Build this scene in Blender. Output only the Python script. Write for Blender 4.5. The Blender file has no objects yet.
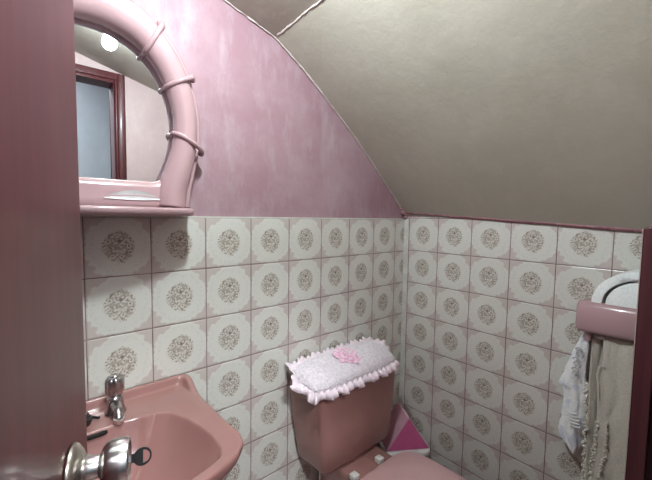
import bpy, bmesh, math, random
from mathutils import Vector, Matrix, noise
random.seed(7)
C = bpy.context.scene.collection
PI = math.pi
sin, cos = math.sin, math.cos

# ------------------------------------------------------------------ materials
def new_mat(name):
    m = bpy.data.materials.new(name); m.use_nodes = True
    nt = m.node_tree
    return m, nt, nt.nodes['Principled BSDF']

class G:
    """tiny node-graph helper"""
    def __init__(s, nt): s.nt = nt
    def n(s, t, **kw):
        x = s.nt.nodes.new(t)
        for k, v in kw.items(): setattr(x, k, v)
        return x
    def put(s, sock, v):
        if isinstance(v, bpy.types.NodeSocket): s.nt.links.new(v, sock)
        elif v is not None: sock.default_value = v
    def m(s, op, a, b=None, c=None, clamp=False):
        x = s.n('ShaderNodeMath', operation=op); x.use_clamp = clamp
        s.put(x.inputs[0], a); s.put(x.inputs[1], b); s.put(x.inputs[2], c)
        return x.outputs[0]
    def step(s, v, lo, hi):
        x = s.n('ShaderNodeMapRange'); x.interpolation_type = 'SMOOTHSTEP'
        s.put(x.inputs[0], v); x.inputs[1].default_value = lo; x.inputs[2].default_value = hi
        return x.outputs[0]
    def mix(s, f, a, b):
        x = s.n('ShaderNodeMix', data_type='RGBA')
        s.put(x.inputs[0], f); s.put(x.inputs[6], a); s.put(x.inputs[7], b)
        return x.outputs[2]
    def noise(s, vec, scale, detail=3, rough=.5, out=0):
        x = s.n('ShaderNodeTexNoise'); s.put(x.inputs['Vector'], vec)
        x.inputs['Scale'].default_value = scale; x.inputs['Detail'].default_value = detail
        x.inputs['Roughness'].default_value = rough
        return x.outputs[out]
    def vec(s, x, y, z=0.0):
        c = s.n('ShaderNodeCombineXYZ'); s.put(c.inputs[0], x); s.put(c.inputs[1], y); s.put(c.inputs[2], z)
        return c.outputs[0]
    def bump(s, h, strength, dist, bs):
        b = s.n('ShaderNodeBump'); b.inputs['Strength'].default_value = strength
        b.inputs['Distance'].default_value = dist
        s.put(b.inputs['Height'], h); s.nt.links.new(b.outputs[0], bs.inputs['Normal'])
    def obj(s):
        return s.n('ShaderNodeTexCoord').outputs['Object']

def rgb(r, g, b):
    f = lambda c: (c/255/12.92 if c/255 <= .04045 else ((c/255+.055)/1.055)**2.4)
    return (f(r), f(g), f(b), 1)

def plain(name, col, rough=.4, metal=0.0, var=.06, scale=30, bump=0.0, coat=0.0, spec=.5, bscale=None, sheen=0.0):
    m, nt, bs = new_mat(name); g = G(nt); o = g.obj()
    n1 = g.noise(o, scale, 4)
    dark = tuple(c*(1-var*2) for c in col[:3])+(1,)
    lite = tuple(min(1, c*(1+var)) for c in col[:3])+(1,)
    g.put(bs.inputs['Base Color'], g.mix(g.step(n1, .3, .7), dark, lite))
    bs.inputs['Roughness'].default_value = rough; bs.inputs['Metallic'].default_value = metal
    bs.inputs['Coat Weight'].default_value = coat; bs.inputs['Coat Roughness'].default_value = .06
    bs.inputs['Specular IOR Level'].default_value = spec
    if sheen:
        bs.inputs['Sheen Weight'].default_value = sheen
    if bump: g.bump(g.noise(o, bscale or scale*3, 4), bump, .004, bs)
    return m

def tile_mat(name, axis, phase, top, sgn, wash):
    """printed wall tile 15 cm: lace medallion with a brown posy, grout lines"""
    m, nt, bs = new_mat(name); g = G(nt)
    sp = g.n('ShaderNodeSeparateXYZ'); nt.links.new(g.obj(), sp.inputs[0])
    u = g.m('SUBTRACT', g.m('DIVIDE', g.m('MULTIPLY', sp.outputs[axis], -1.0), .15), phase)
    v = g.m('DIVIDE', g.m('SUBTRACT', sp.outputs[2], top), .15)
    fu, fv = g.m('FRACT', u), g.m('FRACT', v)
    cu = g.m('MULTIPLY', g.m('SUBTRACT', fu, .5), sgn); cv = g.m('SUBTRACT', fv, .5)
    loc = g.vec(cu, cv)
    r = g.m('SQRT', g.m('ADD', g.m('MULTIPLY', cu, cu), g.m('MULTIPLY', cv, cv)))
    ang = g.m('ARCTAN2', cv, cu)
    # scalloped medallion
    sc = g.m('MULTIPLY', g.m('SINE', g.m('MULTIPLY', ang, 8.0)), .014)
    sc2 = g.m('MULTIPLY', g.m('SINE', g.m('MULTIPLY', ang, 24.0)), .008)
    nz = g.m('MULTIPLY', g.m('SUBTRACT', g.noise(loc, 11, 3), .5), .17)
    rr = g.m('ADD', g.m('ADD', r, g.m('ADD', sc, sc2)), nz)
    med = g.m('SUBTRACT', 1.0, g.step(rr, .49, .53))
    ring = g.m('MULTIPLY', g.step(rr, .375, .40), g.m('SUBTRACT', 1.0, g.step(rr, .43, .45)))
    lace = g.m('MULTIPLY', ring, g.step(g.noise(loc, 26, 2), .5, .6))
    base = g.mix(med, rgb(197, 187, 181), rgb(213, 213, 205))
    base = g.mix(g.m('MULTIPLY', lace, .28), base, rgb(186, 176, 170))
    # posy
    el = g.m('SQRT', g.m('ADD', g.m('MULTIPLY', g.m('MULTIPLY', cu, cu), 1.25), g.m('MULTIPLY', cv, cv)))
    rag = g.m('ADD', g.m('MULTIPLY', g.m('SUBTRACT', g.noise(loc, 9, 2), .5), .16), g.m('MULTIPLY', g.m('SUBTRACT', g.noise(loc, 42, 2), .5), .16))
    rf = g.m('ADD', el, rag)
    posy = g.m('SUBTRACT', 1.0, g.step(rf, .245, .275))
    vo = g.n('ShaderNodeTexVoronoi', feature='F1'); g.put(vo.inputs['Vector'], loc); vo.inputs['Scale'].default_value = 12
    dots = g.m('SUBTRACT', 1.0, g.step(vo.outputs['Distance'], .10, .24))
    rings = g.m('MULTIPLY', g.step(vo.outputs['Distance'], .46, .58), g.m('SUBTRACT', 1.0, g.step(vo.outputs['Distance'], .70, .8)))
    leaf = g.step(g.noise(loc, 24, 2, .5), .52, .61)
    dens = g.m('MAXIMUM', dots, g.m('MAXIMUM', g.m('MULTIPLY', rings, .5), g.m('MULTIPLY', leaf, .8)))
    base = g.mix(g.m('MULTIPLY', posy, .18), base, rgb(176, 150, 128))
    base = g.mix(g.m('MULTIPLY', g.m('MULTIPLY', posy, dens), .85), base, rgb(102, 80, 54))
    # one dark heart
    hx = g.m('ADD', cu, .01); hy = g.m('ADD', cv, -.095)
    hr = g.m('SQRT', g.m('ADD', g.m('MULTIPLY', hx, hx), g.m('MULTIPLY', hy, hy)))
    base = g.mix(g.m('MULTIPLY', g.m('SUBTRACT', 1.0, g.step(hr, .018, .04)), .65), base, rgb(92, 58, 50))
    # grout
    eu = g.m('SUBTRACT', .5, g.m('ABSOLUTE', cu)); ev = g.m('SUBTRACT', .5, g.m('ABSOLUTE', cv))
    e = g.m('MINIMUM', eu, ev)
    gr = g.m('SUBTRACT', 1.0, g.step(e, .005, .012))
    dirt = g.noise(g.obj(), 9, 3)
    gcol = g.mix(g.step(dirt, .35, .65), rgb(104, 82, 82), rgb(140, 118, 116))
    base = g.mix(g.m('MULTIPLY', g.step(g.noise(g.obj(), 3, 3), .45, .75), .10), base, rgb(170, 150, 140))
    if wash: base = g.mix(wash, base, rgb(190, 170, 168))
    col = g.mix(gr, base, gcol)
    g.put(bs.inputs['Base Color'], col)
    g.put(bs.inputs['Roughness'], g.m('ADD', g.m('MULTIPLY', gr, .5), .22))
    h = g.m('ADD', g.m('MULTIPLY', g.step(e, .004, .03), 1.0), g.m('MULTIPLY', g.noise(g.obj(), 14, 2), .15))
    g.bump(h, .35, .004, bs)
    return m

def plaster_mat(name, a, b, c, s1=2.5, s2=9, bump=.35):
    m, nt, bs = new_mat(name); g = G(nt); o = g.obj()
    mp = g.n('ShaderNodeMapping'); nt.links.new(o, mp.inputs[0]); mp.inputs['Rotation'].default_value = (0, .5, 0); mp.inputs['Scale'].default_value = (1, 1, .33)
    n1 = g.step(g.noise(o, s1, 6, .65), .36, .68); n2 = g.step(g.noise(mp.outputs[0], s2*1.4, 6, .72), .46, .74)
    col = g.mix(n1, a, b); col = g.mix(g.m('MULTIPLY', n2, .6), col, c)
    g.put(bs.inputs['Base Color'], col); bs.inputs['Roughness'].default_value = .5
    bs.inputs['Specular IOR Level'].default_value = .35
    h = g.m('ADD', g.noise(o, 7, 5, .6), g.m('MULTIPLY', g.noise(o, 38, 4, .6), .3))
    g.bump(h, bump, .012, bs)
    return m

def wood_mat(name, a, b, rough, coat, bump=.05):
    m, nt, bs = new_mat(name); g = G(nt)
    mp = g.n('ShaderNodeMapping'); nt.links.new(g.obj(), mp.inputs[0]); mp.inputs['Scale'].default_value = (28, 28, 1.6)
    n1 = g.noise(mp.outputs[0], 1.6, 5, .6)
    g.put(bs.inputs['Base Color'], g.mix(g.step(n1, .3, .7), a, b))
    bs.inputs['Roughness'].default_value = rough; bs.inputs['Coat Weight'].default_value = coat
    bs.inputs['Coat Roughness'].default_value = .12; bs.inputs['Specular IOR Level'].default_value = .25
    g.bump(n1, bump, .003, bs)
    return m

def cloth_mat(name, a, b, scale=160, bump=.5, sheen=.3, stain=None):
    m, nt, bs = new_mat(name); g = G(nt); o = g.obj()
    col = g.mix(g.step(g.noise(o, scale, 3), .3, .7), a, b)
    if stain:
        col = g.mix(g.m('MULTIPLY', g.step(g.noise(o, 24, 3), .52, .62), .6), col, stain)
    g.put(bs.inputs['Base Color'], col); bs.inputs['Roughness'].default_value = .9
    bs.inputs['Sheen Weight'].default_value = sheen; bs.inputs['Specular IOR Level'].default_value = .1
    g.bump(g.noise(o, scale*1.3, 3), bump, .004, bs)
    return m

M = {}
M['tileA'] = tile_mat('floral_tile_mirror_wall', 0, .4714, 1.3, 1.0, 0)
M['tileB'] = tile_mat('floral_tile_side_wall', 1, .18, 1.3066, -1.0, 0)
M['pink_plaster'] = plaster_mat('pink_plaster', rgb(154, 120, 129), rgb(169, 142, 149), rgb(180, 163, 168), 3, 10, .3)
M['beige_plaster'] = plaster_mat('beige_plaster', rgb(172, 166, 151), rgb(179, 173, 159), rgb(185, 180, 167), 3, 9, .28)
M['flat_plaster'] = plaster_mat('grey_beige_plaster', rgb(150, 140, 128), rgb(158, 150, 138), rgb(164, 156, 146), 3, 9, .3)
M['seam'] = plaster_mat('seam_filler', rgb(196, 186, 178), rgb(206, 196, 190), rgb(170, 150, 150), 20, 50, .4)
M['maroon_paint'] = plaster_mat('rose_paint_edge', rgb(140, 92, 102), rgb(160, 116, 122), rgb(186, 160, 160), 20, 40, .3)
M['edge'] = plain('tile_edge', rgb(206, 206, 198), .3)
M['door'] = wood_mat('rosewood_varnish', rgb(74, 33, 35), rgb(86, 42, 43), .36, .12)
M['post'] = wood_mat('maroon_painted_wood', rgb(76, 42, 47), rgb(90, 52, 56), .4, .2, .2)
M['post_dark'] = wood_mat('dark_wood_groove', rgb(28, 12, 16), rgb(36, 16, 20), .5, .1)
M['post_light'] = plain('bare_edge', rgb(190, 170, 160), .6)
M['ceramic'] = plain('pink_ceramic', rgb(156, 114, 109), .14, 0, .03, 6, 0, .4)
M['tank'] = plain('dusky_pink_ceramic', rgb(160, 118, 112), .22, 0, .04, 6, 0, .3)
M['seat'] = plain('pink_seat_plastic', rgb(206, 168, 169), .3, 0, .03, 8)
M['resin'] = plain('pink_resin', rgb(178, 146, 149), .2, 0, .03, 8, 0, .4)
M['white_plastic'] = plain('white_plastic', rgb(222, 220, 216), .35)
M['chrome'] = plain('satin_chrome', (.72, .71, .70, 1), .26, 1, .08, 60)
M['old_chrome'] = plain('tarnished_chrome', (.50, .48, .48, 1), .27, 1, .15, 90)
M['brass'] = plain('dull_rosette', (.55, .52, .46, 1), .28, 1, .1, 60)
M['black'] = plain('black_plastic', (.012, .012, .012, 1), .35)
M['hole'] = plain('dark_slot', (.006, .005, .005, 1), .8)
M['plush'] = cloth_mat('pale_pink_plush', rgb(216, 206, 214), rgb(238, 230, 236), 110, 1.0, .6)
M['satin'] = plain('pale_pink_satin', rgb(244, 228, 236), .26, 0, .05, 25, 0, 0, .6, None, .3)
M['lace'] = cloth_mat('pink_lace', rgb(228, 168, 200), rgb(248, 222, 234), 120, .6, .3)
M['magenta'] = plain('magenta_plastic', rgb(222, 112, 165), .28, 0, .03)
M['palepink'] = plain('pale_pink_plastic', rgb(216, 166, 184), .25, 0, .03)
M['towel_white'] = cloth_mat('white_terry', rgb(234, 236, 236), rgb(246, 247, 247), 150, .6, .4, rgb(204, 216, 230))
M['towel_plain'] = cloth_mat('plain_white_terry', rgb(230, 234, 232), rgb(244, 246, 244), 190, .6, .4)
M['towel_beige'] = cloth_mat('greige_cotton', rgb(198, 191, 177), rgb(212, 206, 193), 220, .5, .2)
M['fluff'] = cloth_mat('frayed_cotton', rgb(206, 200, 186), rgb(222, 218, 206), 220, .6, .4)
M['floor'] = plain('floor_tile_red', rgb(120, 92, 86), .4)
M['corridor'] = plaster_mat('corridor_paint', rgb(112, 118, 122), rgb(120, 126, 130), rgb(126, 132, 136), 2, 6, .1)
M['corridor_low'] = plain('corridor_dado', rgb(92, 102, 106), .15)

m, nt, bs = new_mat('mirror_silver')
g = G(nt); o = g.obj()
bs.inputs['Base Color'].default_value = (.80, .83, .85, 1); bs.inputs['Metallic'].default_value = 1
g.put(bs.inputs['Roughness'], g.m('MULTIPLY', g.step(g.noise(o, 9, 4), .5, .9), .06))
M['mirror'] = m
m, nt, bs = new_mat('bulb_glow')
g = G(nt)
bs.inputs['Base Color'].default_value = (.9, .9, .9, 1)
bs.inputs['Emission Color'].default_value = (.84, .965, 1.0, 1)
bs.inputs['Emission Strength'].default_value = 590.0
M['bulb'] = m
m, nt, bs = new_mat('added_fill_glow')  # emission of the added fill light outside the doorway
bs.inputs['Emission Color'].default_value = (.9, .96, 1.0, 1)
bs.inputs['Emission Strength'].default_value = 110.0
M['panel'] = m

# ------------------------------------------------------------------ mesh helpers
class MB:
    def __init__(s): s.v = []; s.f = []; s.mi = []; s.cur = 0
    def add(s, verts, faces):
        k = len(s.v); s.v += [tuple(x) for x in verts]
        for f in faces: s.f.append([i+k for i in f]); s.mi.append(s.cur)
        return s
    def box(s, x0, x1, y0, y1, z0, z1):
        v = [(x, y, z) for x in (x0, x1) for y in (y0, y1) for z in (z0, z1)]
        return s.add(v, [(0,1,3,2),(4,6,7,5),(0,4,5,1),(2,3,7,6),(0,2,6,4),(1,5,7,3)])
    def loft(s, rings, cap0=True, cap1=True, closed=True):
        n = len(rings[0]); v = [p for r in rings for p in r]; f = []
        for i in range(len(rings)-1):
            for j in range(n if closed else n-1):
                a = i*n+j; b = i*n+(j+1) % n
                f.append((a, b, b+n, a+n))
        if cap0: f.append(tuple(range(n-1, -1, -1)))
        if cap1: f.append(tuple(range((len(rings)-1)*n, len(rings)*n)))
        return s.add(v, f)
    def grid(s, rows): return s.loft(rows, False, False, False)
    def tube(s, path, rad, n=12, closed=False, cap=True, sq=1.0):
        P = [Vector(p) for p in path]; N = len(P)
        R = rad if isinstance(rad, (list, tuple)) else [rad]*N
        rings = []; up = None
        for i in range(N):
            if closed: t = P[(i+1) % N]-P[i-1]
            else: t = P[min(i+1, N-1)]-P[max(i-1, 0)]
            t.normalize()
            if up is None:
                up = Vector((0, 0, 1)) if abs(t.z) < .8 else Vector((0, 1, 0))
            a = (up - t*up.dot(t)).normalized(); b = t.cross(a); up = a
            rings.append([P[i]+(a*cos(2*PI*k/n)+b*sin(2*PI*k/n)*sq)*R[i] for k in range(n)])
        if closed: rings.append(rings[0]); cap = False
        return s.loft(rings, cap, cap)
    def lathe(s, prof, origin, axis=(0, 0, 1), n=32, flute=0):
        ax = Vector(axis).normalized()
        a = ax.orthogonal().normalized(); b = ax.cross(a); o = Vector(origin)
        rings = []
        for r, h in prof:
            ring = []
            for k in range(n):
                t = 2*PI*k/n; q = r*(1+(.05*cos(flute*t) if flute else 0))
                ring.append(o+ax*h+(a*cos(t)+b*sin(t))*q)
            rings.append(ring)
        return s.loft(rings, True, True)
    def build(s, name, mat, parent=None, smooth=True, bevel=0, loc=None, subsurf=0, seg=2, auto=None):
        me = bpy.data.meshes.new(name)
        if parent is not None:
            r = parent
            while r.parent: r = r.parent
            loc = r.location
        L = Vector(loc) if loc is not None else Vector((0, 0, 0))
        me.from_pydata([Vector(p)-L for p in s.v], [], s.f)
        mats = mat if isinstance(mat, list) else [mat]
        for x in mats: me.materials.append(x)
        for p, i in zip(me.polygons, s.mi): p.material_index = i
        b = bmesh.new(); b.from_mesh(me)
        bmesh.ops.remove_doubles(b, verts=b.verts, dist=1e-6)
        bmesh.ops.recalc_face_normals(b, faces=b.faces)
        b.to_mesh(me); b.free()
        if smooth:
            for p in me.polygons: p.use_smooth = True
            if auto: me.set_sharp_from_angle(angle=math.radians(auto))
        ob = bpy.data.objects.new(name, me); C.objects.link(ob)
        if parent is not None: ob.parent = parent
        if parent is None: ob.location = L
        if parent is not None and parent.parent is None and False: pass
        if bevel:
            md = ob.modifiers.new('bevel', 'BEVEL'); md.width = bevel; md.segments = seg; md.limit_method = 'ANGLE'
            md.angle_limit = math.radians(40)
            me.set_sharp_from_angle(angle=math.radians(40))
            ob.modifiers.new('wn', 'WEIGHTED_NORMAL')
        if subsurf:
            md = ob.modifiers.new('sub', 'SUBSURF'); md.levels = subsurf; md.render_levels = subsurf
        return ob

def thing(name, label, cat, loc, group=None):
    o = bpy.data.objects.new(name, None); C.objects.link(o); o.location = loc
    o.empty_display_size = .05
    o['label'] = label; o['category'] = cat
    if group: o['group'] = group
    return o
def tag(o, label, cat, group=None, kind=None):
    o['label'] = label; o['category'] = cat
    if group: o['group'] = group
    if kind: o['kind'] = kind
    return o
def struct(o, label=None, cat=None):
    o['kind'] = 'structure'
    if label: o['label'] = label
    if cat: o['category'] = cat
    return o
def rrect(x0, x1, y0, y1, r, z, n=6):
    out = []
    for cx, cy, a0 in ((x1-r, y1-r, 0), (x0+r, y1-r, PI/2), (x0+r, y0+r, PI), (x1-r, y0+r, 1.5*PI)):
        for k in range(n+1):
            a = a0+PI/2*k/n; out.append((cx+r*cos(a), cy+r*sin(a), z))
    return out
def smooth(a, b, t):
    t = max(0, min(1, (t-a)/(b-a))); return t*t*(3-2*t)
def spline(pts, n):
    """Catmull-Rom through pts, n samples per span"""
    P = [Vector(p) for p in pts]; out = []
    for i in range(len(P)-1):
        a = P[max(i-1, 0)]; b = P[i]; c = P[i+1]; d = P[min(i+2, len(P)-1)]
        for k in range(n):
            t = k/n
            out.append(.5*((2*b)+(c-a)*t+(2*a-5*b+4*c-d)*t*t+(3*b-a-3*c+d)*t**3))
    out.append(P[-1]); return out
def cspline(pts, n):
    P = [Vector(p) for p in pts]; N = len(P); out = []
    for i in range(N):
        a, b, c, d = P[i-1], P[i], P[(i+1) % N], P[(i+2) % N]
        for k in range(n):
            t = k/n
            out.append(.5*((2*b)+(c-a)*t+(2*a-5*b+4*c-d)*t*t+(3*b-a-3*c+d)*t**3))
    return out

# ------------------------------------------------------------------ room shell
XL, YC = -1.90, -1.18       # wall opposite the side wall, wall with the doorway
ZT = 1.3                    # top of the tiling
# slope profile on the mirror wall (x, z); bowed plaster under the stairs
prof = [(.02, ZT+.005), (-.03, ZT+.053), (-.30, ZT+.288), (-.564, ZT+.486), (-.7326, ZT+.590)]
def slope_z(x, y):
    P = prof
    for (xa, za), (xb, zb) in zip(P, P[1:]):
        if xa >= x >= xb:
            t = (xa-x)/(xa-xb); z = za+(zb-za)*t; break
    else: z = P[-1][1]
    u = min(1, max(0, -x/.7326))
    return z + (-y)*(-.066*(1-u)+.08*u)
pp = spline([(x, 0, z) for x, z in prof], 8)
def slope_pt(p, y):
    u = min(1, max(0, -p.x/.7326))
    return (p.x, y, p.z+(-y)*(-.066*(1-u)+.08*u) + (.004*noise.noise(Vector((p.x*6, y*6, 0))) if y < -.02 else 0))
ys = [0.03]+[-.02-.06*k for k in range(21)]
b = MB()
low = [[slope_pt(p, y) for p in pp] for y in ys]
b.grid(low)
up = [[(x, y, z+.12) for x, y, z in r] for r in low]
b.grid(up)
for r0, r1 in ((low[0], up[0]), (low[-1], up[-1])): b.grid([r0, r1])
b.grid([[r[0] for r in low], [r[0] for r in up]]); b.grid([[r[-1] for r in low], [r[-1] for r in up]])
struct(b.build('ceiling_slope', M['beige_plaster'], auto=50), 'beige plastered sloping ceiling under the stairs', 'ceiling')
# upper, gentler ceiling running on to the left
b = MB()
cx0 = pp[-1]
def up_pt(x, y):
    t = (-.7326-x)
    return (x, y, ZT+.590+t*.267+(-y)*.08)
xs = [-.7326-(XL*-1-.7326+.05)*k/10 for k in range(11)]
low = [[up_pt(x, y) for x in xs] for y in ys]
up = [[(x, y, z+.1) for x, y, z in r] for r in low]
b.grid(low); b.grid(up)
for r0, r1 in ((low[0], up[0]), (low[-1], up[-1])): b.grid([r0, r1])
b.grid([[r[0] for r in low], [r[0] for r in up]]); b.grid([[r[-1] for r in low], [r[-1] for r in up]])
struct(b.build('ceiling', M['flat_plaster'], auto=50), 'grey beige upper ceiling beyond the seam', 'ceiling')

def seam(name, pts, r, mat, seed):
    rnd = random.Random(seed); P = []; R = []
    for i in range(len(pts)-1):
        a = Vector(pts[i]); c = Vector(pts[i+1]); k = max(2, int((c-a).length/.012))
        for j in range(k):
            P.append(a.lerp(c, j/k)+Vector([rnd.uniform(-.0015, .0015) for _ in range(3)]))
            R.append(r*rnd.uniform(.55, 1.25))
    P.append(Vector(pts[-1])); R.append(r)
    bb = MB(); bb.tube(P, R, 7)
    return struct(bb.build(name, mat))
# filler bead between pink wall and slope, and along the crease of the ceiling
seam('trim_1', [(p.x, -.0005, p.z) for p in pp[6:]]+[(x, -.0005, up_pt(x, 0)[2]) for x in (-.9, -1.15, -1.4)], .0030, M['seam'], 3)
seam('trim_2', [tuple(Vector(slope_pt(pp[-1], -.01-.1*k))+Vector((0, 0, -.0015))) for k in range(11)], .0036, M['seam'], 4)
# rose-painted lower edge of the slope above the side wall tiles
b = MB()
rows = []
for y in [0.0-.03*k for k in range(39)]:
    zb = slope_z(-.006, y)+.002; j = .003*noise.noise(Vector((0, y*14, 3)))
    w = .002+.004*min(1, -y/.8)
    rows.append([(-.0045, y, zb-.003+j), (-.008, y, zb-.004+j), (-.0105-j, y, zb+.001+j), (-.010-w*.62, y, zb+w*.55+j+.002), (-.004-w*.55, y, zb+w*.8+.004)])
b.grid(rows)
struct(b.build('trim_3', M['maroon_paint']), 'dark rose painted edge between side wall tiles and slope', 'trim')
# small crumbled lump in the corner
b = MB()
for k in range(4):
    c = Vector((-.012-.012*k, -.012, ZT+.012+.010*k+(.006 if k % 2 else 0))); r = .010-.001*k
    b.lathe([(r*sin(PI*i/6)+1e-5, -r*cos(PI*i/6)) for i in range(7)], c, (0, 0, 1), 9)
struct(b.build('trim_4', M['maroon_paint']))

# mirror wall: plaster body + tile slab (tiles stand out 6 mm)
b = MB(); b.box(XL-.1, .1, .006, .12, 0, 2.75)
struct(b.build('wall_back', M['pink_plaster'], smooth=False), 'rough pink plaster wall behind the mirror', 'wall')
b = MB(); b.box(XL, 0, 0, .0065, 0, ZT)
struct(b.build('wall_back_tiles', M['tileA'], smooth=False, bevel=.0015), 'floral tiling on the mirror wall', 'wall')
# bare plaster edge line on top of the tiles
b = MB(); b.box(XL, 0, -.001, .012, ZT-.0005, ZT+.004)
struct(b.build('trim_5', M['edge'], smooth=False), 'pale edge on top of the tiles', 'trim')
b = MB(); b.box(.006, .12, YC-.1, .1, 0, 2.75)
struct(b.build('wall_right', M['pink_plaster'], smooth=False), 'side wall body behind the tiles', 'wall')
b = MB(); b.box(0, .0065, YC, 0, 0, ZT+.012)
struct(b.build('wall_right_tiles', M['tileB'], smooth=False), 'floral tiling on the side wall', 'wall')
b = MB(); b.box(-.0045, .001, -.024, -.0, 0, ZT+.006)
struct(b.build('trim_6', M['edge'], smooth=False, bevel=.002), 'pale tile edge strip in the corner', 'trim')
b = MB(); b.box(XL-.1, XL, -2.9, .1, 0, 2.75)
struct(b.build('wall_left', M['pink_plaster'], smooth=False))
# doorway wall: opening x -1.57..-0.93, z 0..2.02
DX0, DX1, DZ = -1.575, -.97, 2.0
b = MB()
b.box(XL, DX0, YC-.10, YC, 0, 2.75); b.box(DX1, .1, YC-.10, YC, 0, 2.75); b.box(DX0, DX1, YC-.10, YC, DZ, 2.75)
struct(b.build('wall_front', plaster_mat('pale_pink_plaster', rgb(184, 160, 158), rgb(194, 172, 168), rgb(200, 184, 178), 3, 9, .25), smooth=False), 'pale plaster wall round the doorway', 'wall')
b = MB()   # door frame
b.box(DX1-.018, DX1, YC-.101, YC+.012, 0, DZ); b.box(DX1, DX1+.035, YC-.001, YC+.016, 0, DZ+.035)
b.box(DX0, DX0+.012, YC-.11, YC-.03, 0, DZ); b.box(DX0-.05, DX0, YC-.001, YC+.012, 0, DZ+.05)
b.box(DX0, DX1-.018, YC-.101, YC+.012, DZ-.018, DZ); b.box(DX0, DX1, YC-.001, YC+.016, DZ, DZ+.035)
struct(b.build('trim_7', M['door'], smooth=False, bevel=.003), 'rosewood door frame', 'trim')
b = MB(); b.box(XL-.1, .12, -2.9, .12, -.1, 0)
struct(b.build('floor', M['floor'], smooth=False))
# passage outside the doorway
b = MB(); b.box(XL-.1, .8, -2.95, -2.85, 0, 2.75)
b.cur = 1; b.box(XL, .8, -2.85, -2.838, 0, 1.6); b.cur = 0
b.box(.75, .85, -2.9, YC-.1, 0, 2.75)
struct(b.build('wall_passage', [M['corridor'], M['corridor_low']], smooth=False))
b = MB(); b.box(XL-.1, .85, -2.95, YC-.1, 2.6, 2.7)
struct(b.build('ceiling_passage', M['corridor'], smooth=False))
b = MB(); b.box(.1, .85, -2.9, YC-.1, -.1, 0)
struct(b.build('floor_passage', M['floor'], smooth=False))
t = thing('added_fill_lamp', 'added fill lamp, flat white disc on the passage ceiling', 'lamp', (-1.4, -2.1, 2.6))  # added out of view to brighten the sink and toilet fronts
b = MB(); b.lathe([(.19, -.02), (.20, -.012), (.20, 0)], (-1.4, -2.1, 2.6)); b.build('housing', M['white_plastic'], t)
b = MB(); b.lathe([(.08, -.05), (.15, -.042), (.185, -.02)], (-1.4, -2.1, 2.6)); b.build('diffuser', M['panel'], t)

# ------------------------------------------------------------------ bare bulb hanging from the ceiling (seen in the mirror)
LX, LY, LZ = -1.117, -.530, 1.9175
t = thing('pendant_bulb', 'bright white bare bulb hanging on a flex, reflected in the mirror', 'lamp', (LX, LY, LZ))
b = MB(); r = .024
b.lathe([(1e-4, -r)]+[(r*sin(PI*i/14), -r*cos(PI*i/14)) for i in range(1, 11)]+[(.016, .026), (.014, .046)], (LX, LY, LZ), n=24)
b.build('bulb', M['bulb'], t)
b = MB(); b.lathe([(.014, .044), (.019, .046), (.020, .075), (.010, .09), (.004, .094)], (LX, LY, LZ), n=20)
b.build('socket', M['white_plastic'], t)
ztop = up_pt(LX, LY)[2]
b = MB(); b.tube([(LX, LY, LZ+.09), (LX, LY, ztop+.002)], .003, 8); b.build('cable', M['white_plastic'], t)
b = MB(); b.lathe([(.012, -.028), (.035, -.02), (.04, .012)], (LX, LY, ztop), n=24); b.build('ceiling_rose', M['white_plastic'], t)

# ------------------------------------------------------------------ door leaf (opened into the room) with cylinder knob
HX, HY, PH, DL = -1.553, -1.16, math.radians(18.15), .719
dd = Vector((sin(PH), cos(PH), 0)); dn = Vector((cos(PH), -sin(PH), 0))   # along the leaf, towards the room
H = Vector((HX, HY, 0))
b = MB()
e0 = H; e1 = H+dd*DL
v = []
for q in (e0, e1):
    for k in (0, -.036):
        for z in (.012, 1.985): v.append(q+dn*k+Vector((0, 0, z)))
b.add(v, [(0,1,3,2),(4,6,7,5),(0,4,5,1),(2,3,7,6),(0,2,6,4),(1,5,7,3)])
door = b.build('door_1', M['door'], None, smooth=True, bevel=.002, loc=H)
struct(door, 'dark rosewood door leaf standing open at the left', 'door')
K = H+dd*(DL-.082)+Vector((0, 0, 1.029))
b = MB(); b.lathe([(.0285, 0), (.029, .003), (.027, .006), (.022, .010), (.016, .013), (.0145, .014)], K, dn, 40)
rose = b.build('rosette', M['brass'], door)
b = MB()
b.lathe([(.0135, 0.0120), (.0145, 0.0154), (.0125, 0.0180), (.0115, 0.0275), (.0135, 0.0292), (.0185, 0.0309), (.0225, 0.0344), (.0242, 0.0395), (.0248, 0.0464), (.0245, 0.0533), (.0235, 0.0563), (.021, 0.0567), (.0195, 0.0550), (.0105, 0.0550)], K, dn, 44)
knob = b.build('door_knob', M['chrome'], door, auto=40)
b = MB(); b.lathe([(.0104, .049), (.0104, .0556), (.009, .056), (.001, .056)], K, dn, 24)
b.build('lock_cylinder', M['old_chrome'], knob)
b = MB()
lp = H+dd*(DL+.0006)+dn*-.018+Vector((0, 0, 1.029))
q = [lp+dn*a+Vector((0, 0, c))+dd*d for a in (-.012, .012) for c in (-.03, .03) for d in (-.001, .0012)]
b.add(q, [(0,1,3,2),(4,6,7,5),(0,4,5,1),(2,3,7,6),(0,2,6,4),(1,5,7,3)])
b.build('latch_plate', M['brass'], door, smooth=False)
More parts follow.
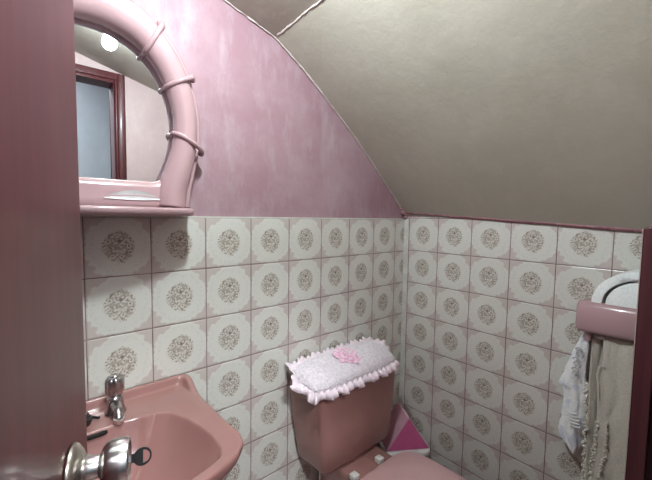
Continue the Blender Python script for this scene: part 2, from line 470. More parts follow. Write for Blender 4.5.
# key in the cylinder: ring-shaped black bow
kp = K+dn*.0555
key = thing('key', 'key with ring-shaped black bow stuck in the door knob', 'key', kp)
side = (Vector((0, 0, 1))*.93+dd*.37).normalized()   # plane of the bow
b = MB()
w = dn.cross(side).normalized()
def slab(bb, o, a, c, t, A, Cc, T): # box with axes
    q = [o+a*i*A+c*j*Cc+t*k*T for i in (0, 1) for j in (-.5, .5) for k in (-.5, .5)]
    bb.add(q, [(0,1,3,2),(4,6,7,5),(0,4,5,1),(2,3,7,6),(0,2,6,4),(1,5,7,3)])
slab(b, kp-dn*.004, dn, side, w, .012, .007, .0022)
b.build('blade', M['chrome'], key, smooth=False)
b = MB()
cen = kp+dn*.0145
n = 36; ro, ri = .0094, .0064
def ringp(r, off, t, hole):
    c = cen+(dn*.0025 if hole else dn*0)
    return c+dn*(r*1.02*cos(t))+side*(r*sin(t))+w*off
for s_ in (1,):
    rings = []
    # hole is only in the outer half: bow solid towards the cylinder
    O0 = [ringp(ro, .0017, 2*PI*k/n, False) for k in range(n)]
    O1 = [ringp(ro, -.0017, 2*PI*k/n, False) for k in range(n)]
    def hp(k, off):
        t = 2*PI*k/n; x = ri*1.02*cos(t); x = max(x, -.0005)
        return cen+dn*(x+.0012)+side*(ri*1.05*sin(t))+w*off
    I0 = [hp(k, .0017) for k in range(n)]; I1 = [hp(k, -.0017) for k in range(n)]
    b.loft([O0, I0, I1, O1, O0], False, False)
b.build('bow', M['black'], key, auto=40)
b = MB(); slab(b, kp+dn*.003, dn, side, w, .005, .009, .0034); b.build('neck', M['black'], key, smooth=False)

# ------------------------------------------------------------------ mirror with moulded arch frame
MX = -1.25
mir = thing('mirror', 'arched mirror in a pink bamboo-moulded frame with small shelf', 'mirror', (MX, 0, 1.30))
def sym(pts): # right-hand half given from the base up to the crown; mirrored
    return pts+[(2*MX-x, *r) for x, *r in pts[-2::-1]]
half = [(-1.082, 1.328, .038), (-1.076, 1.375, .036), (-1.059, 1.43, .033), (-1.046, 1.48, .031), (-1.041, 1.53, .0305),
        (-1.044, 1.58, .0305), (-1.058, 1.635, .032), (-1.083, 1.687, .034), (-1.115, 1.727, .036), (-1.150, 1.757, .040), (-1.20, 1.777, .042), (-1.25, 1.783, .043)]
full = sym([(x, z, r) for x, z, r in half])
path = spline([(x, -.040, z) for x, z, r in full], 6)
rads = spline([(r, 0, 0) for x, z, r in full], 6)
b = MB(); b.tube(path, [q.x for q in rads], 20)
# lower panel between the feet, with a shallow lens-shaped toothbrush slot
px0, px1 = 2*MX+1.085, -1.085
rows = []
NX = 40
for yz in ((-.004, 1.322), (-.052, 1.322), (-.058, 1.332), (-.056, 1.345), (-.054, 1.36), (-.053, 1.372), (-.050, 1.384), (-.040, 1.390), (-.004, 1.390)):
    rows.append([(px0+(px1-px0)*i/NX, yz[0], yz[1]+(.020*((abs(i/NX-.5)-.36)/.14)**2 if yz[1] > 1.38 and abs(i/NX-.5) > .36 else 0)) for i in range(NX+1)])
b.grid(rows)
fr = b.build('frame', M['resin'], mir)
# slim outer strand
b = MB()
st = sym([(-1.036, 1.327), (-1.032, 1.37), (-1.020, 1.43), (-1.010, 1.48), (-1.006, 1.53), (-1.009, 1.585), (-1.024, 1.645), (-1.046, 1.702), (-1.080, 1.752), (-1.122, 1.790), (-1.18, 1.817), (-1.25, 1.826)])
b.tube(spline([(x, -.030, z) for x, z in st], 6), .0085, 12)
b.build('outer_strand', M['resin'], fr)
# bands tied round the tube
def band(p, ang, R, tilt):
    tdir = Vector((cos(ang), 0, sin(ang)))      # outward (radial)
    ax = Vector((-sin(ang), 0, cos(ang)))       # along the arch
    bb = MB(); P = []
    for k in range(28):
        t = 2*PI*k/28
        P.append(Vector((p[0], -.040, p[1]))+tdir*((R+.0075)*cos(t)+.0075)+Vector((0, 1, 0))*((R+.002)*sin(t))+ax*(tilt*cos(t)))
    bb.tube(P, .0063, 10, closed=True)
    # knot at the outer end
    c = Vector((p[0], -.040, p[1]))+tdir*(R+.014)+ax*tilt+Vector((0, -.004, 0))
    bb.lathe([(.0088*sin(PI*i/8)+1e-5, -.0115*cos(PI*i/8)) for i in range(9)], c, ax, 14)
    bb.build('band', M['resin'], fr)
for (x, z), a, R, tl in (((-1.0435, 1.499), -.06, .031, -.018), ((-1.0635, 1.648), .42, .032, .004), ((-1.124, 1.736), .92, .037, .008)):
    band((x, z), a, R, tl); band((2*MX-x, z), PI-a, R, -tl)
# toothbrush slot
b = MB()
top = []; bot = []; mid = []
for i in range(25):
    t = i/24; x = -1.235+.125*t
    top.append((x, -.0562, 1.346+.019*sin(PI*t)**.8)); bot.append((x, -.0592, 1.344-.002*sin(PI*t))); mid.append((x, -.0545, 1.3475+.005*sin(PI*t)))
b.grid([top, mid, bot])
b.build('slot', plain('silvered_recess', rgb(188, 186, 186), .3), fr)
# shelf: bow-fronted plate
b = MB()
def bow(z, o):
    P = [(-1.470-o, -.001, z), (-1.466-o, -.060-o, z), (-1.459-o, -.092-o, z)]
    for k in range(25):
        t = k/24; x = -1.450+.400*t
        P.append((x, -.102-.034*sin(PI*t)-o, z))
    P += [(-1.041+o, -.092-o, z), (-1.034+o, -.060-o, z), (-1.030+o, -.001, z)]
    return P
b.loft([bow(1.3045, -.006), bow(1.307, 0), bow(1.319, .002), bow(1.323, 0), bow(1.3245, -.006)])
b.build('shelf', M['resin'], mir, auto=60)
# glass
b = MB()
gl = sym([(-1.095, 1.372), (-1.085, 1.42), (-1.062, 1.48), (-1.057, 1.53), (-1.060, 1.575), (-1.076, 1.627), (-1.102, 1.676), (-1.14, 1.715), (-1.19, 1.738), (-1.25, 1.744)])
gs = spline([(x, 0, z) for x, z in gl], 5)
b.loft([[(p.x, -.020, p.z) for p in gs], [(p.x, -.0225, p.z) for p in gs]])
b.build('mirror_glass', M['mirror'], mir, smooth=False)
b = MB(); b.loft([[(p.x, -.003, p.z) for p in gs], [(p.x, -.0195, p.z) for p in gs]])
b.build('backing', M['hole'], mir, smooth=False)

# ------------------------------------------------------------------ washbasin
SX = -1.27
RIM = .844
def mirx(pts): return pts+[(2*SX-x, y) for x, y in pts[::-1] if abs(x-SX) > 1e-4]
out_r = [(SX, -.001), (-1.15, -.001), (-1.06, -.001), (-1.031, -.003), (-1.029, -.02), (-1.033, -.07), (-1.037, -.13), (-1.039, -.19), (-1.038, -.245),
         (-1.037, -.295), (-1.034, -.330), (-1.042, -.362), (-1.068, -.388), (-1.11, -.408), (-1.16, -.424), (-1.215, -.434), (SX, -.438)]
out_full = mirx(out_r)
bowl_r = [(SX, -.121), (-1.215, -.120), (-1.182, -.126), (-1.170, -.135), (-1.156, -.128), (-1.126, -.150), (-1.104, -.195), (-1.092, -.252), (-1.086, -.300), (-1.087, -.348), (-1.098, -.374), (-1.128, -.389), (-1.168, -.401), (-1.215, -.407), (SX, -.409)]
bowl_full = mirx(bowl_r)
BC = Vector((SX, -.265))
def radial(poly, a):
    """distance from BC to the polygon along angle a"""
    d = Vector((cos(a), sin(a))); best = .2
    n = len(poly)
    for i in range(n):
        p = Vector(poly[i]); q = Vector(poly[(i+1) % n]); e = q-p
        den = d.x*e.y-d.y*e.x
        if abs(den) < 1e-9: continue
        w_ = p-BC
        t = (w_.x*e.y-w_.y*e.x)/den; s_ = (w_.x*d.y-w_.y*d.x)/den
        if t > 0 and -1e-6 <= s_ <= 1+1e-6: best = t; break
    return best
NA = 160
angs = [2*PI*k/NA for k in range(NA)]
# include the back corners exactly
for cxy in ((-1.030, -.002), (2*SX+1.030, -.002)):
    a = math.atan2(cxy[1]-BC.y, cxy[0]-BC.x) % (2*PI)
    j = min(range(NA), key=lambda i: abs(angs[i]-a)); angs[j] = a
Ro = [radial(out_full, a) for a in angs]; Rb = [radial(bowl_full, a) for a in angs]
def deck(x, y):
    """height of the flat deck: raised lip along the back and the rear side corners, then a step down to the tap ledge"""
    dback = -y; dside = (abs(x-SX)); sx = .238-dside
    lip = max(1-smooth(.016, .024, dback), (1-smooth(.014, .024, sx))*(1-smooth(.03, .11, dback)))
    side = (1-smooth(.03, .075, sx))*smooth(.02, .2, dback)*.5
    gx, gy = dside-.100, y+.122
    groove = max(0, 1-abs(gx+gy*.5)/.004)*max(0, 1-abs(gy)/.018)
    return RIM-.012+.003*groove+.022*lip+.010*max(side, smooth(.36, .43, dback)*.6)
Rs = [sum(Rb[(i+k) % NA] for k in range(-9, 10))/19 for i in range(NA)]
rings = []
bowl_prof = [(.10, .112), (.25, .112), (.42, .108), (.58, .096), (.70, .080), (.80, .060), (.88, .040), (.94, .022), (.97, .0105), (.99, .0035), (1.0, .0010), (1.012, 0.0)]
for s_, dz in bowl_prof:
    ring = []
    for a, rb, rs in zip(angs, Rb, Rs):
        q_ = smooth(.86, 1.0, s_); rin = rs*(1-q_)+rb*q_
        x = BC.x+cos(a)*rin*s_; y = BC.y+sin(a)*rin*s_
        bx = BC.x+cos(a)*rb*1.012; by = BC.y+sin(a)*rb*1.012
        ring.append((x, y, deck(bx, min(by, -.001))-dz))
    rings.append(ring)
for q in [i/48 for i in range(1, 48)]:
    ring = []
    for a, rb, ro_ in zip(angs, Rb, Ro):
        r_ = rb*1.012+(ro_-.004-rb*1.012)*q
        x = BC.x+cos(a)*r_; y = BC.y+sin(a)*r_
        ring.append((x, y, deck(x, y)))
    rings.append(ring)
def shell(scale, dz, off=0.0, pinch=1.0):
    ring = []
    for a, ro_ in zip(angs, Ro):
        r_ = (ro_+off)*scale
        x = BC.x+cos(a)*r_; y = BC.y+sin(a)*r_
        if sin(a) > 0: y = min(-.001, BC.y+sin(a)*(ro_)*(1 if abs(sin(a)) > .7 else scale))
        X = BC.x+cos(a)*(ro_); Y = BC.y+sin(a)*ro_
        ring.append((x, min(y, -.001), deck(X, min(Y, -.001))-dz))
    return ring
rings += [shell(1, .0035), shell(1, .010), shell(.995, .022), shell(.97, .030), shell(.93, .045), shell(.86, .075), shell(.74, .115), shell(.56, .150), shell(.36, .172)]
b = MB(); b.loft(rings)
sink = b.build('washbasin', M['ceramic'], None, loc=(SX, -.2, .66))
tag(sink, 'pink ceramic washbasin with D-shaped bowl below the mirror', 'sink')
sink.modifiers.new('s', 'SUBSURF').render_levels = 1
# dark overflow slot on the back wall of the bowl
b = MB(); P = []
for k in range(9):
    t = k/8; P.append((-1.320+.068*t, -.1265-.001*sin(PI*t), RIM-.0195))
b.tube(P, [.0032]+[.0048]*7+[.0032], 8)
b.build('overflow_slot', M['hole'], sink)
b = MB(); b.lathe([(.024, .0), (.022, .004), (.012, .002)], (SX, -.265, RIM-.123), n=28); b.build('drain', M['old_chrome'], sink)
b = MB(); b.tube([(SX, -.24, .665), (SX, -.24, .50), (SX, -.225, .46), (SX, -.19, .44), (SX, -.15, .46), (SX, -.10, .49), (SX, -.004, .49)], .018, 14)
b.build('waste_pipe', M['white_plastic'], sink)
b = MB()   # cold tap beside
FX, FY, FZ = -1.225, -.068, RIM-.0125
tap = thing('tap', 'chrome pillar tap with ribbed handle on the washbasin ledge', 'tap', (FX, FY, FZ))
b.lathe([(.023, 0), (.0235, .004), (.0215, .008), (.019, .018), (.0170, .034), (.0168, .040), (.013, .044), (.010, .048)], (FX, FY, FZ), n=32)
sd = Vector((-.05, -1, 0)).normalized()
b.tube(spline([(FX, FY, FZ+.026), Vector((FX, FY, FZ+.026))+sd*.022, Vector((FX, FY, FZ+.021))+sd*.042, Vector((FX, FY, FZ+.010))+sd*.052], 6), [.0125]*6+[.0115]*6+[.0105]*7, 16)
b.build('tap_body', M['old_chrome'], tap, auto=45)
nz = Vector((FX, FY, FZ+.010))+sd*.052
b = MB(); b.lathe([(.0115, .004), (.0118, -.006), (.009, -.007), (.009, -.003), (.001, -.003)], nz, (0, -.3, 1), 24); b.build('nozzle', M['chrome'], tap, auto=40)
b = MB(); b.lathe([(.013, .044), (.0175, .049), (.0195, .056), (.0200, .078), (.0185, .086), (.016, .089), (.010, .0905), (.001, .091)], (FX, FY, FZ), n=64, flute=8)
b.build('tap_handle', M['old_chrome'], tap, auto=50)
b = MB(); b.lathe([(.0095, .0905), (.0095, .093), (.001, .0935)], (FX, FY, FZ), n=24); b.build('cap', M['chrome'], tap)
# black plug with its stub, lying on the ledge by the door edge
q = Vector((-1.292, -.080, RIM-.0122))
pl = thing('plug', 'small black rubber plug on the washbasin ledge by the door edge', 'plug', q)
b = MB(); b.lathe([(.015, 0), (.017, .004), (.019, .012), (.019, .016), (.012, .0175), (.004, .018)], q, n=28); b.build('stopper', M['black'], pl, auto=40)
b = MB(); P = []
for k in range(17):
    t = PI*k/16; P.append(q+Vector((.006*cos(t)+.006, -.002, .017+.012*sin(t))))
b.tube(P, .0022, 8)
b.build('pull_ring', M['old_chrome'], pl)
b = MB(); b.tube(spline([q+Vector((.008, 0, .012)), q+Vector((.020, .004, .010)), q+Vector((.030, .008, .004)), q+Vector((.034, .009, .0032))], 5), .0032, 8)
b.build('cord', M['black'], pl)

# ------------------------------------------------------------------ toilet
TX = -.443
wc = thing('toilet', 'pink close-coupled toilet with its lid down in the corner', 'toilet', (TX, -.24, 0))
b = MB()
rg = []
for z, hb, hf, d, r_ in ((.414, .172, .160, .136, .03), (.418, .184, .172, .145, .03), (.428, .190, .179, .150, .035), (.50, .206, .187, .152, .035), (.60, .225, .197, .154, .035), (.70, .240, .205, .152, .035)):
    ring = []
    for (x, y, zz) in rrect(-1, 1, -1, 0, .14, z, 6):
        yy = -.004+y*d*(1+.02*(1-x*x)); hw = hb+(hf-hb)*(-y)
        ring.append((TX+x*hw, yy, z))
    rg.append(ring)
b.loft(rg)
tank = b.build('tank', M['tank'], wc, auto=60)
b = MB()
b.loft([rrect(TX-.236, TX+.190, -.160, -.003, .03, .700), rrect(TX-.238, TX+.192, -.163, -.003, .032, .706), rrect(TX-.238, TX+.192, -.163, -.003, .032, .722), rrect(TX-.230, TX+.186, -.156, -.005, .03, .730)])
b.build('tank_lid', M['tank'], tank, auto=50)
# bowl + deck + pedestal
def oval(cy, a, bb, z, back=0.0, n=48):
    P = []
    for k in range(n):
        t = 2*PI*k/n; x = a*cos(t); y = bb*sin(t)
        if y > 0: y = y*.78; x = x*(1+.05*sin(t))
        P.append((TX+x, cy+y, z))
    return P
b = MB()
b.loft([oval(-.36, .105, .16, 0), oval(-.36, .105, .16, .03), oval(-.35, .085, .13, .08), oval(-.36, .090, .14, .16), oval(-.41, .13, .20, .27), oval(-.435, .170, .235, .35), oval(-.44, .182, .245, .385), oval(-.44, .180, .243, .398), oval(-.44, .150, .21, .400)])
b.build('bowl', M['tank'], wc)
b = MB()
b.loft([rrect(TX-.085, TX+.085, -.30, -.02, .03, .0), rrect(TX-.085, TX+.085, -.30, -.02, .03, .20), rrect(TX-.095, TX+.098, -.30, -.02, .03, .34), rrect(TX-.098, TX+.104, -.30, -.02, .025, .385), rrect(TX-.098, TX+.104, -.30, -.02, .025, .402), rrect(TX-.092, TX+.098, -.30, -.03, .02, .406)])
b.loft([rrect(TX-.08, TX+.08, -.14, -.03, .02, .405), rrect(TX-.08, TX+.08, -.14, -.03, .02, .420)])
b.build('deck', M['tank'], wc, auto=60)
# seat ring and lid
def lidp(sc, z, dy=0):
    P = []
    n = 64
    for k in range(n):
        t = 2*PI*k/n; c, s_ = cos(t), sin(t)
        if s_ >= 0:   # straight-ish back edge
            x = .168*abs(c)**.42*(1 if c >= 0 else -1); y = .195*s_**.42
        else:
            x = .172*c*(1+.04*abs(s_)); y = .245*s_
        if s_ >= 0: x = .172*c if abs(c) > .999 else x*(.96+.04*abs(c))
        P.append((TX+x*sc, -.438+y*sc+dy, z))
    return P
b = MB(); b.loft([lidp(.985, .404), lidp(1.0, .407), lidp(1.0, .414), lidp(.985, .417)])
b.build('seat', M['seat'], wc, auto=50)
b = MB()
b.loft([lidp(.97, .4195), lidp(1.0, .4205), lidp(1.004, .425), lidp(.995, .431), lidp(.96, .435), lidp(.6, .438), lidp(.25, .439)])
b.build('lid', M['seat'], wc)
for hx in (-.537, -.405):
    b = MB()
    b.box(hx-.014, hx+.014, -.224, -.197, .405, .424)
    b.build('hinge', M['white_plastic'], wc, bevel=.004)
b = MB()
b.tube(spline([(TX-.20, -.012, .16), (TX-.19, -.06, .17), (TX-.15, -.09, .30), (TX-.14, -.085, .42)], 6), .006, 8)
b.build('water_hose', M['chrome'], wc)

# ------------------------------------------------------------------ ruffled plush cover over the tank lid
cov = thing('tank_cover', 'pale pink plush tank cover with satin ruffle and flower', 'tank cover', (TX, -.09, .73))
U0, U1 = -.692, -.248
YB, YF = -.028, -.176
def panel(u, v):
    """u across 0..1, v 0 back .. 1 front, top surface of the cushion"""
    ex = min(u, 1-u)*(U1-U0); ey = min(v, 1-v)*.15
    e = min(1, ex/.075); f_ = min(1, ey/.07)
    bulge = .038*math.sqrt(max(0, 1-(1-e)**2))*math.sqrt(max(0, 1-(1-f_)**2))
    x = U0+(U1-U0)*u; y = YB+(YF-YB)*v
    z = .772-.028*v + bulge + .004*sin(u*9+v*3)*e*f_ + .0035*noise.noise(Vector((x*22, y*22, 1)))*e*f_
    k_ = .013*((1-e)*(1-f_))**.8
    x += k_*(1 if u < .5 else -1); y += k_*(-1 if v < .5 else 1)
    return Vector((x, y, z))
b = MB()
NU, NV = 90, 34
b.grid([[panel(i/NU, j/NV)+Vector((0, 0, .0022*noise.noise(Vector((i*.7, j*.7, 5)))+.0030*random.uniform(-1, 1))) for i in range(NU+1)] for j in range(NV+1)])
# sides down on to the lid
def per(s_):
    """perimeter point + outward dir, s in 0..4"""
    k = int(s_) % 4; t = s_-int(s_)
    if k == 0: return t, 1.0, Vector((0, -1, 0))
    if k == 1: return 1.0, 1-t, Vector((1, 0, 0))
    if k == 2: return 1-t, 0.0, Vector((0, 1, 0))
    return 0.0, t, Vector((-1, 0, 0))
S = [4*k/160 for k in range(160)]
r0 = [panel(*per(s_)[:2]) for s_ in S]
r1 = [Vector((p.x*.985+TX*.015, max(min(p.y, -.012), -.180), .7325)) for p in r0]
b.loft([r0, r1], False, True)
b.build('cushion', M['plush'], cov, auto=70)
# satin ruffle: one wavy strip sewn round the edge
b = MB()
def ruffle(N, base, amp, waves, droop, seed):
    rnd = random.Random(seed)
    # rounded-rectangle perimeter by length
    lens = [U1-U0, YB-YF, U1-U0, YB-YF]; tot = sum(lens)
    inner = []; mid_ = []; outer = []
    ph = [rnd.uniform(-.6, .6) for _ in range(waves+1)]
    for k in range(N):
        d = tot*k/N; i = 0
        while d > lens[i]: d -= lens[i]; i += 1
        u, v, o_ = per(i+min(.9999, d/lens[i]))
        # blend the outward direction near corners
        rnd_ = .035; q = d; L = lens[i]
        nxt = per((i+1) % 4+.001)[2]; prv = per((i-1) % 4+.001)[2]
        if q < rnd_: o_ = (o_*(.5+.5*q/rnd_)+prv*(.5-.5*q/rnd_)).normalized()
        elif L-q < rnd_: o_ = (o_*(.5+.5*(L-q)/rnd_)+nxt*(.5-.5*(L-q)/rnd_)).normalized()
        p = panel(u, v)
        w_ = 2*PI*waves*k/N; wi = ph[int(waves*k/N)]
        hang = smooth(.15, .85, v)            # front hangs, back stands up against the wall
        dirv = (o_*(.62-.25*hang)+Vector((0, 0, .62*(1-hang)-1.0*hang*droop))).normalized()
        wav = Vector((0, 0, 1))*(.28+.2*hang)+o_*(.30+.5*hang)
        width = base*(.80+.20*hang)*(1+.18*sin(w_*.37+2)+.10*rnd.uniform(-1, 1)*0)
        inner.append(p+Vector((0, 0, -.002))-o_*.004)
        mid_.append(p+dirv*width*.55+wav*(amp*.7*sin(w_+wi)))
        sw = sin(w_+wi); sw = sw*(1.5-.5*sw*sw)
        a = p+dirv*width+wav*(amp*sw)
        if a.y > -.006: a.y = -.006
        outer.append(a)
    for m_ in mid_:
        if m_.y > -.006: m_.y = -.006
    inner.append(inner[0]); mid_.append(mid_[0]); outer.append(outer[0])
    return [inner, mid_, outer]
rows = ruffle(1400, .035, .0115, 46, .95, 2)
b.grid(rows)
ruf = b.build('ruffle', M['satin'], cov)
sm = ruf.modifiers.new('th', 'SOLIDIFY'); sm.thickness = .0012
# flower applique in the middle of the cushion
b = MB()
fc = panel(.475, .52)+Vector((0, -.001, .005)); fn = Vector((0, -.28, 1)).normalized(); fa = Vector((1, 0, 0)); fb = fn.cross(fa)
def petal(bb, a, r0_, L_, W_, lift, curl):
    rows_ = []
    for i in range(6):
        t = i/5
        c = r0_+L_*t; wid = W_*sin(PI*min(.97, .18+.78*t))
        row = []
        for j in range(-2, 3):
            d_ = fa*cos(a)+fb*sin(a); n_ = -fa*sin(a)+fb*cos(a)
            row.append(fc+d_*c+n_*(wid*j/2)+fn*(lift+curl*t*t-.0015*j*j*.6+.003))
        rows_.append(row)
    bb.grid(rows_)
for ring_, (n_, r0_, L_, W_, lift, curl) in enumerate(((12, .020, .033, .017, .001, -.003), (10, .013, .026, .015, .004, .000), (7, .003, .018, .012, .007, .003))):
    for k in range(n_):
        petal(b, 2*PI*(k+.3*ring_)/n_+.2*sin(k*5), r0_, L_*(1+.15*sin(k*3)), W_, lift, curl)
fl = b.build('flower', M['lace'], cov)
fl.modifiers.new('th', 'SOLIDIFY').thickness = .0016
b = MB()
for k in range(9):
    a = k*2.4; r_ = .0045*math.sqrt(k)
    b.lathe([(.0034*sin(PI*i/6)+1e-5, -.0034*cos(PI*i/6)) for i in range(7)], fc+fa*r_*cos(a)+fb*r_*sin(a)+fn*.014, fn, 10)
b.build('bead_cluster', M['satin'], fl)

# ------------------------------------------------------------------ swing-top bin in the corner
bc = Vector((-.149, -.130, 0)); ru = Vector((.55, .835, 0)).normalized(); rt = Vector((ru.y, -ru.x, 0))
bin_ = thing('waste_bin', 'small swing-top bin with magenta gabled lid in the tiled corner', 'bin', bc)
HWb, HDb = .088, .068
def bp(a, d, z): return bc+rt*a+ru*d+Vector((0, 0, z))
def brect(hw, hd, r_, z): return [bp(x, y, zz) for x, y, zz in rrect(-hw, hw, -hd, hd, r_, z, 5)]
b = MB(); b.loft([brect(.062, .048, .02, .002), brect(.072, .055, .02, .15), brect(.080, .062, .022, .318)])
b.build('body', M['palepink'], bin_)
b = MB(); b.loft([brect(.085, .066, .03, .302), brect(.100, .078, .038, .308), brect(.105, .082, .04, .322), brect(.101, .079, .038, .337), brect(.082, .062, .03, .340)])
b.build('rim', M['white_plastic'], bin_)
APX, BSE = .478, .345
hwL = .094
def gable(hd, inset=0.0, sag=0.0):
    return None
b = MB()   # two pale roof slopes with a rolled edge, hollow gable ends are separate magenta panels
sec = [(-hwL, BSE-.004), (-hwL*.52, BSE+(APX-BSE)*.47), (-.006, APX-.004), (0, APX), (.006, APX-.004), (hwL*.52, BSE+(APX-BSE)*.47), (hwL, BSE-.004)]
inn = [(-hwL+.006, BSE-.003), (-hwL*.52+.004, BSE+(APX-BSE)*.47-.003), (-.003, APX-.009), (0, APX-.007), (.003, APX-.009), (hwL*.52-.004, BSE+(APX-BSE)*.47-.003), (hwL-.006, BSE-.003)]
loop = sec+inn[::-1]
b.loft([[bp(a, d, z) for a, z in loop] for d in (-.066, -.064, .064, .066)])
roof = b.build('lid', M['palepink'], bin_, smooth=False, bevel=.002)
for d in (-.064, .064):
    b = MB()
    tri = [(-hwL+.006, BSE-.002), (hwL-.006, BSE-.002), (hwL*.52-.004, BSE+(APX-BSE)*.47-.003), (0, APX-.007), (-hwL*.52+.004, BSE+(APX-BSE)*.47-.003)]
    b.loft([[bp(a, d-.0035, z) for a, z in tri], [bp(a, d+.0035, z) for a, z in tri]])
    b.build('gable_panel', M['magenta'], bin_, smooth=False)['label'] = 'magenta triangular end panel of the lid'

# ------------------------------------------------------------------ towel shelf and towels on the side wall
sh = thing('towel_shelf', 'pink ceramic towel shelf on the tiled side wall by the post', 'shelf', (0, -.86, 1.02))
b = MB()
b.loft([[(x, y, z) for x, y, z in ((-.001, yy, .972+i), (-.001, yy, 1.055-i*.4), (-.085+i, yy, 1.066-i), (-.100+i*.8, yy, 1.062-i), (-.108+i, yy, 1.052-i*.5), (-.110+i, yy, .985+i*.4), (-.106+i, yy, .974+i), (-.096+i, yy, .970+i))]
        for yy, i in ((-.714, .012), (-.717, .006), (-.722, .002), (-.732, 0), (-.99, 0), (-1.0, .002), (-1.006, .012))])
b.build('shelf_plate', M['resin'], sh, auto=50)
for yy in (-.745, -.985):
    b = MB(); b.box(-.088, -.001, yy-.008, yy+.008, .940, .973); b.build('bracket', M['resin'], sh, bevel=.006)
b = MB(); b.tube([(-.066, -.737, .955), (-.066, -.993, .955)], .006, 14); b.build('rail', M['white_plastic'], sh)
# two towels over the rail
def curtain(name, top, bot, zt, zb, folds, amp, thick, mat, parent=None, loc=None, nu=60, nv=70, seed=1, edge=0):
    """hanging cloth: top/bot = ((x0,y0),(x1,y1))"""
    b = MB(); rows = []
    for j in range(nv+1):
        v = j/nv; row = []
        for i in range(nu+1):
            u = i/nu
            x = (top[0][0]+(top[1][0]-top[0][0])*u)*(1-v)+(bot[0][0]+(bot[1][0]-bot[0][0])*u)*v
            y = (top[0][1]+(top[1][1]-top[0][1])*u)*(1-v)+(bot[0][1]+(bot[1][1]-bot[0][1])*u)*v
            w_ = amp*(sin(2*PI*folds*u+seed)+.4*sin(2*PI*folds*2.3*u+seed*2+v*2))*(.55+.45*v)
            nx = noise.noise(Vector((u*4, v*6, seed)))*.006
            row.append((x-w_-abs(nx), y+nx*.6, zt+(zb-zt)*v+.004*noise.noise(Vector((u*3, 0, seed)))*v))
        rows.append(row)
    b.grid(rows)
    o = b.build(name, mat, parent, loc=loc)
    md = o.modifiers.new('th', 'SOLIDIFY'); md.thickness = thick; md.offset = 0
    return o
def fringe(pts, r_, parent, seed, name='frayed_edge'):
    rnd = random.Random(seed); b = MB()
    P = [Vector(p) for p in pts]
    for i in range(len(P)-1):
        n_ = int((P[i+1]-P[i]).length/.0026)+1
        for k in range(n_):
            c = P[i].lerp(P[i+1], (k+rnd.random()*.5)/n_)+Vector([rnd.gauss(0, .0024) for _ in range(3)])
            q = r_*rnd.choice((.45, .6, .8, .8, 1.2))
            b.lathe([(q*sin(PI*t/5)+1e-5, -q*1.3*cos(PI*t/5)) for t in range(6)], c, (rnd.uniform(-1, 1), rnd.uniform(-1, 1), 1), 7)
    return b.build(name, M['fluff'], parent)
# greige towel: the wide front fall
tw = thing('towel', 'plain greige towel falling straight from under the pink shelf, beside the post', 'towel', (-.078, -.83, .955))
curtain('front_fall', ((-.080, -.783), (-.080, -.905)), ((-.070, -.768), (-.078, -.90)), .964, .25, 1.4, .0035, .005, M['towel_beige'], tw, seed=2.1)
fringe([(-.083, -.783, .70), (-.082, -.776, .62), (-.080, -.772, .55), (-.078, -.769, .46), (-.076, -.768, .38), (-.072, -.768, .26)], .0034, tw, 4)
fringe([(-.086, -.806, .71), (-.088, -.805, .66), (-.088, -.801, .60), (-.088, -.797, .555), (-.086, -.794, .50), (-.085, -.792, .38)], .0027, tw, 9, 'pulled_thread')
b = MB()
b.tube(spline([(-.088, -.790, .873), (-.092, -.782, .877), (-.094, -.777, .864), (-.093, -.774, .842), (-.091, -.778, .825), (-.090, -.780, .80), (-.089, -.782, .775)], 6), .0017, 8)
b.build('hanging_loop', M['fluff'], tw)
# darker folded towel hanging behind it, its hem white and frayed
t2 = thing('towel', 'narrow greige towel hanging behind the wide one, white frayed edge', 'towel', (-.05, -.77, .955))
curtain('back_fall', ((-.064, -.752), (-.024, -.80)), ((-.056, -.757), (-.020, -.80)), .961, .28, .8, .003, .005, M['towel_beige'], t2, seed=.6, nu=30)
fringe([(-.062, -.744, .80), (-.064, -.746, .745), (-.064, -.748, .70), (-.066, -.750, .66), (-.066, -.752, .61), (-.062, -.752, .56), (-.060, -.753, .48), (-.056, -.753, .38), (-.054, -.753, .30)], .0040, t2, 6)
# white bath towel with blue tint: bunched at the end of the shelf, tail hanging in front of the tiles
wt = thing('towel', 'white towel with faint blue pattern bunched against the tiles', 'towel', (-.05, -.71, .95))
cols = [(.960, -.738, .010), (.945, -.738, .016), (.905, -.730, .021), (.86, -.722, .026), (.815, -.716, .031), (.788, -.711, .036), (.772, -.711, .041), (.760, -.716, .034), (.72, -.718, .031), (.68, -.717, .034), (.64, -.713, .036), (.61, -.712, .034), (.585, -.716, .026), (.562, -.719, .012)]
rings = []
cc = spline([(z, y, w_) for z, y, w_ in cols], 5)
for i, p in enumerate(cc):
    ring = []
    for k in range(36):
        t = 2*PI*k/36
        f_ = 1+.13*sin(5*t+i*.09)+.22*noise.noise(Vector((cos(t)*2.2, sin(t)*2.2, p.x*16)))+.10*noise.noise(Vector((cos(t)*5, sin(t)*5, p.x*50)))
        x = -.040+.026*sin(t)*f_*(.6+.4*p.z/.034); y = p.y+.004+(p.z-.003)*cos(t)*f_
        ring.append((min(-.006, x), y, p.x+.004*noise.noise(Vector((cos(t)*1.5, sin(t)*1.5, p.x*9)))+.010*cos(t)*smooth(.62, .56, p.x)))
    rings.append(ring)
b = MB(); b.loft(rings)
b.build('hanging_tail', M['towel_white'], wt)
b = MB()   # band of looped decoration on the tail
for k, (z, y) in enumerate(((.90, -.728), (.868, -.723), (.836, -.722))):
    for s_ in (0, 1):
        P = [(-.074-.002*k, y+.006+.009*cos(a)-.002*s_, z+.009*sin(a)*1.1-.014*s_) for a in [PI*(.1+1.2*i/12) for i in range(13)]]
        b.tube(P, .0018, 6)
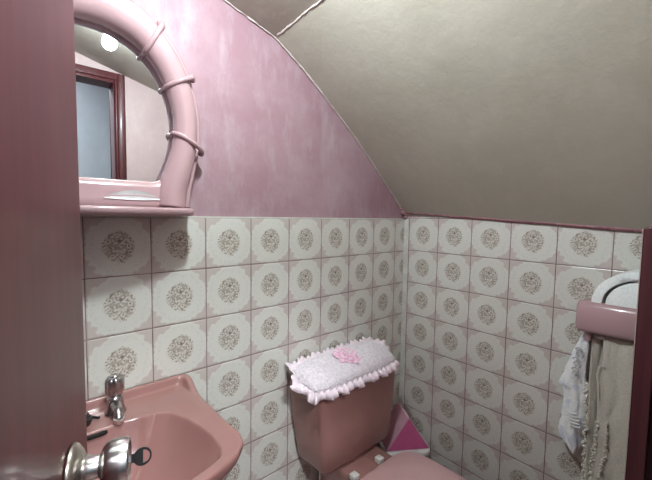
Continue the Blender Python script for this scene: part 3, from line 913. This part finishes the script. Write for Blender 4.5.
b.build('looped_border', plain('grey_blue_thread', rgb(176, 180, 182), .9), wt)
for k, (z, dy) in enumerate(((.700, .004), (.690, .002), (.680, 0), (.670, -.002), (.660, -.004))):
    b = MB(); b.tube([(-.079, -.735+.030*i/6+dy, z-.003*sin(PI*i/6)) for i in range(7)], .0022, 6)
    b.build('hem_rib', M['towel_plain'], wt)
# rolled white towel lying on the shelf
rl = thing('rolled_towel', 'white towel folded into an arch on top of the pink shelf', 'towel', (-.05, -.865, 1.062))
b = MB()
arch = []
for k in range(25):
    a = PI*k/24; arch.append((a, .112 if True else 0))
def archring(x, ro_, ri_, hz):
    outp = [(x, -.866+ro_*cos(a), 1.064+hz*sin(a)*1.0) for a, _ in arch]
    inp = [(x, -.866+ri_*cos(a), 1.064+(hz-(ro_-ri_)*1.05)*sin(a)) for a, _ in arch[::-1]]
    return outp+inp
xs_ = [-.098, -.094, -.088, -.05, -.012, -.008]
b.loft([archring(x, .115-(.004 if k in (0, 5) else 0)+.002*sin(k*2), .092, .104-(.003 if k in (0, 5) else 0)) for k, x in enumerate(xs_)])
b.build('outer_fold', M['towel_plain'], rl, auto=60)
b = MB()
inner_ = []
for k, x in enumerate((-.097, -.092, -.085, -.05, -.012, -.009)):
    q = .086-(.005 if k in (0, 5) else 0)
    inner_.append([(x, -.868+q*cos(a), 1.064+(.074-(.005 if k in (0, 5) else 0))*sin(a)) for a, _ in arch])
b.loft(inner_)
b.build('inner_fold', M['towel_plain'], rl, auto=60)

# ------------------------------------------------------------------ dark wooden post at the right, carrying a low partition
ps = thing('partition', 'dark maroon wooden partition post standing at the right edge', 'partition', (-.19, -.90, 0))
b = MB()
pt = [(-.225, -.869, 0), (-.225, -.905, 0), (-.140, -.905, 0), (-.140, -.869, 0)]
def lift(z0, z1): return [(x, y, z0 if y > -.88 else z1) for x, y, _ in pt]
b.loft([[(x, y, 0) for x, y, _ in pt], [(x, y, 1.291 if y > -.88 else 1.303) for x, y, _ in pt]])
b.build('post', M['post'], ps, bevel=.004)
b = MB(); b.box(-.2255, -.216, -.869, -.8672, 0, 1.289); b.build('edge_strip', M['post_light'], ps, smooth=False)['label'] = 'pale unpainted edge of the post'
b = MB(); b.box(-.215, -.150, -1.165, -.904, 0, 1.295); b.build('panel', M['post_dark'], ps, smooth=False)
b = MB(); b.box(-.228, -.137, -1.165, -.903, 1.2945, 1.306); b.build('cap', M['post'], ps, bevel=.003)

# ------------------------------------------------------------------ camera and view
cam = bpy.data.cameras.new('camera'); co = bpy.data.objects.new('camera', cam); C.objects.link(co)
R_ = Vector((.755, -.656, .014)); U_ = Vector((.033, .059, .998)); B_ = Vector((-.655, -.752, .066))
R_.normalize(); B_ = (B_-R_*B_.dot(R_)).normalized(); U_ = B_.cross(R_)
mw = Matrix((R_, U_, B_)).transposed().to_4x4(); mw.translation = Vector((-1.3891, -1.0037, 1.3079))
co.matrix_world = mw
cam.sensor_width = 36; cam.lens = 36*351.594/652; cam.shift_x = (326-322.476)/652; cam.shift_y = -(240-239.905)/652
cam.clip_start = .02
bpy.context.scene.camera = co

w_ = bpy.data.worlds.new('world'); bpy.context.scene.world = w_; w_.use_nodes = True
w_.node_tree.nodes['Background'].inputs[0].default_value = (.5, .5, .5, 1)
w_.node_tree.nodes['Background'].inputs[1].default_value = .05
sc = bpy.context.scene
sc.view_settings.view_transform = 'Standard'; sc.view_settings.look = 'None'
sc.view_settings.exposure = 0.88; sc.view_settings.gamma = 1.0
sc.view_settings.use_curve_mapping = False
sc.cycles.use_denoising = True
sc.cycles.max_bounces = 8
